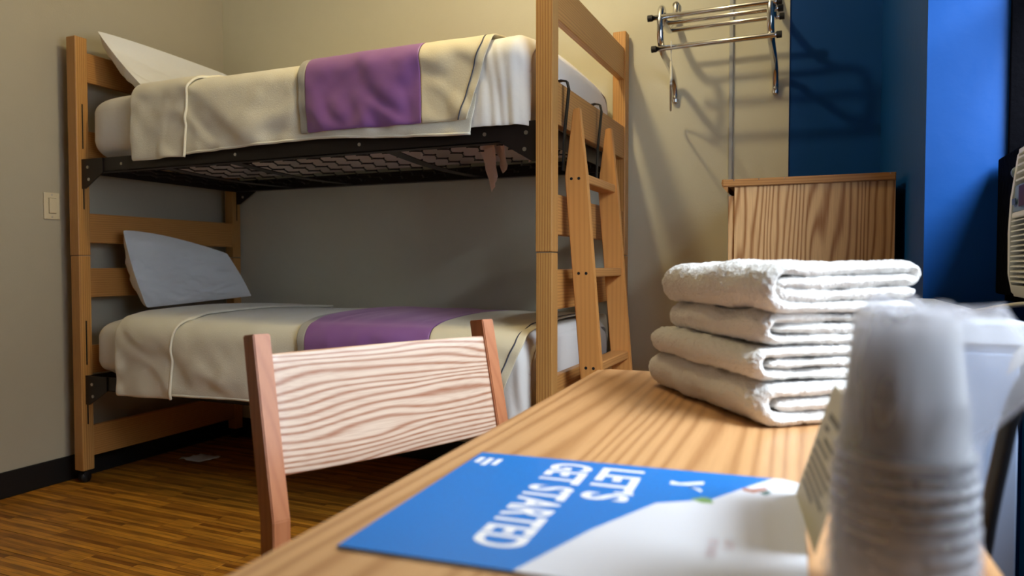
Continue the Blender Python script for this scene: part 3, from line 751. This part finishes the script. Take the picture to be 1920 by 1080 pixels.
# local frame: x along the back (left post to right post), -y towards the desk
CL = .418
def leg_back(x0, ww=.024):
    # profile in local (y,z), y negative = toward desk;  post bends at z .60
    d = .040
    prof = [(0, .822), (-d + .004, .826), (-.055 - d * .98, .585), (-.055 - d, .45), (-.030 - d, .002), (-.030, .002), (-.055, .45), (-.055, .575)]
    return prism('leg', prof, x0, x0 + ww, 'x', M['chair'], ch, .0015)
leg_back(-.002); leg_back(CL - .022)
bm = bmesh.new(); nx, nz = 24, 8
def P(i, j):
    u = i / nx; v = j / nz
    z = .637 + v * (.797 - .637) + .006 * math.sin(PI * u) * (-1 if v < .5 else 1) * 0
    x = .020 + u * (CL - .040)
    yb = -.010 - (.822 - z) * .235 - .016 + .014 * math.sin(PI * u) * .9
    return Vector((x, yb, z + (-.006 * math.sin(PI * u) if j == 0 else 0)))
grid_mesh(bm, P, nx, nz)
o = fin('backrest_slat', bm, M['slat'], ch, True); md = add_mod_solid(o, .014, 0); bv = o.modifiers.new('bev', 'BEVEL'); bv.width = .003; bv.segments = 2
prof_seat = box('seat', .012, CL - .012, -.455, -.06, .425, .447, M['chair'], ch, .006)
for x0 in (.015, CL - .045):
    box('leg', x0, x0 + .03, -.445, -.41, .002, .425, M['chair'], ch, .003)
    box('stretcher', x0 + .004, x0 + .024, -.412, -.085, .18, .205, M['chair'], ch, .002)
    box('seat_rail', x0 + .004, x0 + .024, -.412, -.09, .375, .425, M['chair'], ch, .002)
box('seat_rail', .03, CL - .03, -.44, -.42, .375, .425, M['chair'], ch, .002)
box('seat_rail', .022, CL - .022, -.09, -.07, .375, .425, M['chair'], ch, .002)

# ================================================================ towels
def towel(name, z0, z1, corner, ang, U, Vv, layers, seed, label, flare=0):
    """folded towel: a ribbon folded in section (u,z), extruded along v. corner = nearest corner on the desk"""
    H = z1 - z0; t = H / layers
    ph = t * .5
    # serpentine centre line: start at far right in the middle, wrap: outer C fold at u=0
    path = []
    def seg(ua, ub, za, zb, n=14):
        for k in range(n + 1): path.append((ua + (ub - ua) * k / n, za + (zb - za) * k / n))
    def bend(uc, za, zb, left, n=7):
        rr = abs(zb - za) / 2; zc = (za + zb) / 2; s0 = 1 if za < zb else -1
        for k in range(1, n):
            a = -PI / 2 + PI * k / n
            path.append((uc - (rr * math.cos(a) if left else -rr * math.cos(a)), zc + s0 * rr * math.sin(a)))
    zb_ = z0 + ph; zt_ = z1 - ph
    if layers == 4:
        zs = [z0 + ph + t * k for k in range(4)]
        seg(U * .93, .030, zs[1], zs[1]); bend(.030, zs[1], zs[1] + .0001, True, 3)
        path.clear()
        seg(U * .96, t * 1.9, zs[0], zs[0]); bend(t * 1.9, zs[0], zs[3], True, 9); seg(t * 1.9, U - t, zs[3], zs[3])
        bend(U - t, zs[3], zs[2], False); seg(U - t, t * 1.7, zs[2], zs[2]); bend(t * 1.7, zs[2], zs[1], True); seg(t * 1.7, U * .97, zs[1], zs[1])
    else:
        zs = [z0 + ph + t * k for k in range(3)]
        seg(U * .97, t * 1.3, zs[0], zs[0]); bend(t * 1.3, zs[0], zs[2], True, 9); seg(t * 1.3, U - t * .6, zs[2], zs[2])
        bend(U - t * .6, zs[2], zs[1], False); seg(U - t * .6, t * 1.2, zs[1], zs[1])
    bm = bmesh.new(); nv = 34; sec = 8
    npth = len(path); tt = t * 1.06
    c, s = math.cos(ang), math.sin(ang); e1 = Vector((c, s, 0)); e2 = Vector((-s, c, 0)); C0 = Vector(corner)
    rings = []
    for side in (1, -1):
        def P(i, j, side=side):
            u, z = path[i]; ua, za = path[max(i - 1, 0)]; ub, zb = path[min(i + 1, npth - 1)]
            du, dz = ub - ua, zb - za; L_ = math.hypot(du, dz) or 1
            nu_, nz_ = -dz / L_, du / L_
            v = j / nv; e = 1 - abs(2 * v - 1) ** 22; endr = max(0, e) ** .5
            endu = min(1, (min(i, npth - 1 - i) + .6) / 2.5) ** .5
            h = tt / 2 * min(1, .25 + endr) * (endu if endu < 1 else 1) * side
            # plush unevenness
            fl = fn(u * 22 + seed, v * 7, z * 40) * .0042 + fn(u * 60, v * 22 + seed, side) * .0022
            zz = z + nz_ * h; uu = u + nu_ * h
            vv = v * Vv + fn(u * 15, z * 60, seed) * .004 + (fn(z * 45 + seed, 3, 1) * .006 if v in (0, 1) else 0)
            zz += (fn(u * 9, v * 2.6, seed) * .0035) * (1 if z > z0 + t else .3) + fl * nz_ * side
            uu += fl * nu_ * side
            zz = max(zz, z0 + .0006)
            p = C0 + e1 * uu + e2 * vv; p.z = zz + flare * uu
            return p
        V, F = grid_mesh(bm, P, npth - 1, nv); rings.append(V)
    a, b = rings
    for j in (0, nv):
        for i in range(npth - 1): bm.faces.new([a[i][j], a[i + 1][j], b[i + 1][j], b[i][j]])
    for i in (0, npth - 1):
        for j in range(nv): bm.faces.new([a[i][j], a[i][j + 1], b[i][j + 1], b[i][j]])
    o = fin(name, bm, M['towel'], None, True)
    ss = o.modifiers.new('sub', 'SUBSURF'); ss.levels = 2; ss.render_levels = 2
    tx = bpy.data.textures.get('terry') or bpy.data.textures.new('terry', 'CLOUDS'); tx.noise_scale = .006; tx.noise_depth = 2
    dm = o.modifiers.new('fuzz', 'DISPLACE'); dm.texture = tx; dm.strength = .0042; dm.mid_level = .5; dm.texture_coords = 'LOCAL'
    return tag(o, label, 'towel', 'folded white towels stacked on the desk')
TA = math.radians(36)
towel('folded_towel', DT + .0006, .786, (-.062, .842, 0), TA, .190, .322, 3, 1, 'folded white terry towel at the bottom of the stack on the desk')
towel('folded_towel', .786, .826, (-.068, .850, 0), TA, .190, .300, 3, 2, 'folded white towel second from the bottom of the stack')
towel('folded_towel', .826, .864, (-.062, .862, 0), TA - .02, .190, .265, 3, 3, 'folded white towel second from the top of the stack')
towel('folded_towel', .864, .922, (-.058, .848, 0), TA - .02, .200, .300, 4, 4, 'thick folded white towel on top of the stack on the desk')

# ================================================================ brochure
br = empty('brochure', (-.2955, .5, DT), 0)
tag(br, 'glossy blue and white brochure lying flat on the desk', 'brochure')
TL = Vector((-.303, .623)); BL = Vector((-.288, .377)); TR = Vector((-.020, .646)); BR_ = Vector((-.005, .400))
def slab(name, pts, z0, z1, mat, bev=0):
    o = prism(name, pts, z0 - DT, z1 - DT, 'z', mat, br, bev)
    return o
def loc(p): return (p[0] - br.location.x, p[1] - br.location.y)
def L2(pts): return [loc(p) for p in pts]
diagT = Vector((-.0385, .6445)); diagB = Vector((-.168, .387))
slab('back_cover', L2([TL, BL, BR_, (-.006, .43), (-.0135, .63), (-.018, .639), (-.03, .6455)]), DT + .0003, DT + .0014, M['brochure_white'])
slab('cover_blue', L2([TL, BL, diagB, (-.145, .470), (-.116, .542), (-.078, .568), (-.056, .612), diagT]), DT + .0016, DT + .0028, M['brochure_blue'])
slab('cover_white', L2([diagB, BR_, (-.006, .43), (-.0135, .63), (-.018, .639), (-.03, .6455), diagT, (-.056, .612), (-.078, .568), (-.116, .542), (-.145, .470)]), DT + .0016, DT + .0028, M['brochure_white'])
ZP = .00285
def flat(name, polys, mat):
    bm = bmesh.new()
    for pl in polys: bm.faces.new([bm.verts.new((*loc(p), ZP)) for p in pl])
    me = bpy.data.meshes.new(name)
    for f in bm.faces:
        f.normal_update()
        if f.normal.z < 0: f.normal_flip()
    bm.to_mesh(me); bm.free(); return link(name, me, mat, br)
def text(name, s, start, rot, size, sx, mat, bold=.0):
    cu = bpy.data.curves.new('txt', 'FONT'); cu.body = s; cu.size = size; cu.offset = bold
    to = bpy.data.objects.new('txt', cu); COL.objects.link(to)
    dg = bpy.context.evaluated_depsgraph_get(); me = bpy.data.meshes.new_from_object(to.evaluated_get(dg)); bpy.data.objects.remove(to)
    xs = [v.co.x for v in me.vertices]; x0, x1 = min(xs), max(xs)
    k = sx / (x1 - x0)
    me.transform(Matrix.Diagonal((k, 1, 1, 1)) @ Matrix.Translation((-x0, 0, 0)))
    me.materials.clear(); o = link(name, me, mat, br)
    a, b = loc(start); o.location = (a, b, ZP + .0001); o.rotation_euler = (0, 0, rot); return o
RT = -PI / 2 + math.radians(3.5)
text('lettering', "GET STARTED", (-.2235, .617), RT, .050, .203, M['print_white'], .0014)
text('lettering', "LET'S", (-.178, .618), RT, .050, .088, M['print_white'], .0014)
text('lettering', "GET STARTED", (-.068, .485), RT, .008, .032, M['print_pale'], .0002)
text('lettering', "LET'S", (-.058, .486), RT, .008, .016, M['print_pale'], .0002)
# small unreadable block in the corner
pl = []
for k, ll in enumerate((.018, .024, .020)):
    x = -.2965 + k * .009
    pl.append([(x, .607), (x + .0055, .607), (x + .0055 + .0012, .607 - ll), (x + .0012, .607 - ll)])
flat('corner_print', pl, M['print_white'])
# emblem: chunky Y with a bar, top of the letter toward +x
def E(u, v): return (-.1165 + v * .026 + u * .002, .612 - u * .030)
flat('emblem', [[E(0, 1), E(.28, 1), E(.56, .45), E(.40, .28)], [E(.56, .45), E(.40, .28), E(.28, -.02), E(.62, -.02)], [E(.60, .62), E(.56, .45), E(.75, 1.0), E(1.0, 1.0)]], M['print_white'])
flat('printed_leaf', [[(-.094, .562), (-.085, .571), (-.079, .569), (-.0755, .558), (-.084, .556)]], M['print_green'])
flat('printed_arm', [[(-.060, .608), (-.052, .606), (-.0415, .616), (-.0405, .609), (-.050, .597), (-.058, .600)]], M['print_skin'])
flat('printed_sleeve', [[(-.046, .599), (-.0395, .6085), (-.0365, .603), (-.041, .594)]], M['print_teal'])

# ================================================================ tent card
tcd = tag(empty('tent_card', (-.0, .53, DT)), 'cream printed card standing beside the wrapped plastic cups', 'card')
TO = Vector(tcd.location)
b0, b1 = Vector((-.0185, .608, DT + .0032)), Vector((.012, .452, DT + .0032))
t0, t1 = Vector((.008, .583, .831)), Vector((.0212, .473, .831))
b1 = Vector((-.0035, .483, DT + .0032))
cn = (b1 - b0).cross(t0 - b0).normalized()
def quad_slab(name, q, th, mat, par, off=0):
    bm = bmesh.new(); nn = (q[1] - q[0]).cross(q[3] - q[0]).normalized()
    A = [bm.verts.new(p - TO + nn * off) for p in q]; B = [bm.verts.new(p - TO + nn * (off + th)) for p in q]
    bm.faces.new(A); bm.faces.new(B[::-1])
    for i in range(4): bm.faces.new([A[i], A[(i + 1) % 4], B[(i + 1) % 4], B[i]])
    return fin(name, bm, mat, par)
quad_slab('front_panel', [b0, b1, t1, t0], .0006, M['card'], tcd)
def cpt(a, b): return b0.lerp(b1, a).lerp(t0.lerp(t1, a), b)
for (a0, a1, v0, v1) in ((.22, .60, .76, .81), (.84, .97, .78, .86), (.20, .34, .67, .71), (.30, .66, .59, .625), (.10, .58, .52, .55), (.08, .80, .44, .47), (.08, .84, .37, .40), (.08, .76, .30, .33), (.08, .84, .23, .26), (.08, .55, .16, .19)):
    q = [cpt(a0, v0), cpt(a1, v0), cpt(a1, v1), cpt(a0, v1)]
    quad_slab('text_line', q, .0003, M['ink'], tcd, .0007); quad_slab('text_line', q, .0003, M['ink'], tcd, -.0004)

# ================================================================ plastic cups in a sleeve
CX, CY = .040, .437
def cup_mesh():
    bm = bmesh.new(); ns = 40
    prof = [(.0395, 0.0), (.0410, .0012), (.0410, .0030), (.0392, .0042), (.0382, .006), (.0368, .014), (.0392, .0150), (.0392, .0185), (.0362, .020), (.0345, .045), (.0345, .048), (.0335, .050), (.0285, .094), (.0265, .0965), (.0235, .0955), (.0, .0945)]
    R = []
    prof = [(a * .88, b * .94) for a, b in prof]
    for r_, z_ in prof:
        if r_ == 0: R.append([bm.verts.new((0, 0, z_))])
        else: R.append([bm.verts.new((r_ * math.cos(2 * PI * k / ns), r_ * math.sin(2 * PI * k / ns), z_)) for k in range(ns)])
    for a, b in zip(R, R[1:]):
        for k in range(ns):
            if len(b) == 1: bm.faces.new([a[k], a[(k + 1) % ns], b[0]])
            else: bm.faces.new([a[k], a[(k + 1) % ns], b[(k + 1) % ns], b[k]])
    bmesh.ops.recalc_face_normals(bm, faces=bm.faces)
    me = bpy.data.meshes.new('plastic_cup'); bm.to_mesh(me); bm.free(); me.materials.append(M['cup'])
    for p in me.polygons: p.use_smooth = True
    return me
CM = cup_mesh()
NC = 9
words = ['lowest', 'second lowest', 'third from the bottom', 'fourth from the bottom', 'middle one', 'fourth from the top', 'third from the top', 'second from the top', 'topmost']
for k in range(NC):
    o = bpy.data.objects.new('plastic_cup', CM); COL.objects.link(o)
    o.location = (CX, CY, DT + .0025 + k * .0083)
    tag(o, 'frosted plastic cup, upside down, %s of the nested stack in clear film' % words[k], 'cup', 'nested plastic cups in the clear sleeve')
# sleeve
bm = bmesh.new(); ns, nz = 72, 44
def P(i, j):
    a = 2 * PI * i / ns; t = j / nz; z = DT + .0012 + t * .160
    rr = .0385 - .008 * t
    if t < .42: rr += .0006 * math.sin(t * 90)
    # flares and crumples near the gathered top
    k = max(0, t - .45) / .55
    rr += k * (.010 * math.cos(a - .25) + .005 * fn(math.cos(a) * 2.2, math.sin(a) * 2.2, t * 3))
    rr += fn(math.cos(a) * 3, math.sin(a) * 3, t * 6) * .0022 + fn(math.cos(a) * 7, math.sin(a) * 7, t * 9) * .0010
    rr += max(0, math.cos(a + .1)) ** 3 * .022 * math.exp(-((t - .80) / .16) ** 2)
    zz = z + (k ** 3) * fn(math.cos(a) * 3, math.sin(a) * 3, 9) * .010
    return Vector((CX + rr * math.cos(a), CY + rr * math.sin(a), zz))
V = [[bm.verts.new(P(i, j)) for j in range(nz + 1)] for i in range(ns)]
for i in range(ns):
    for j in range(nz): bm.faces.new([V[i][j], V[(i + 1) % ns][j], V[(i + 1) % ns][j + 1], V[i][j + 1]])
# loosely folded-in top
top = [V[i][nz] for i in range(ns)]
prev = top
for q in range(1, 5):
    cur = []
    for i in range(ns):
        a = 2 * PI * i / ns; p = top[i].co; f = q / 5
        cur.append(bm.verts.new((p.x + (CX - p.x) * f, p.y + (CY - p.y) * f, p.z - .004 * f + .002 * fn(math.cos(a) * 3, math.sin(a) * 3, q))))
    for i in range(ns): bm.faces.new([prev[i], prev[(i + 1) % ns], cur[(i + 1) % ns], cur[i]])
    prev = cur
bm.faces.new(prev)
o = fin('plastic_sleeve', bm, M['bag'], None, True)
tag(o, 'clear crinkled plastic sleeve around the stack of cups at right front', 'plastic sleeve')
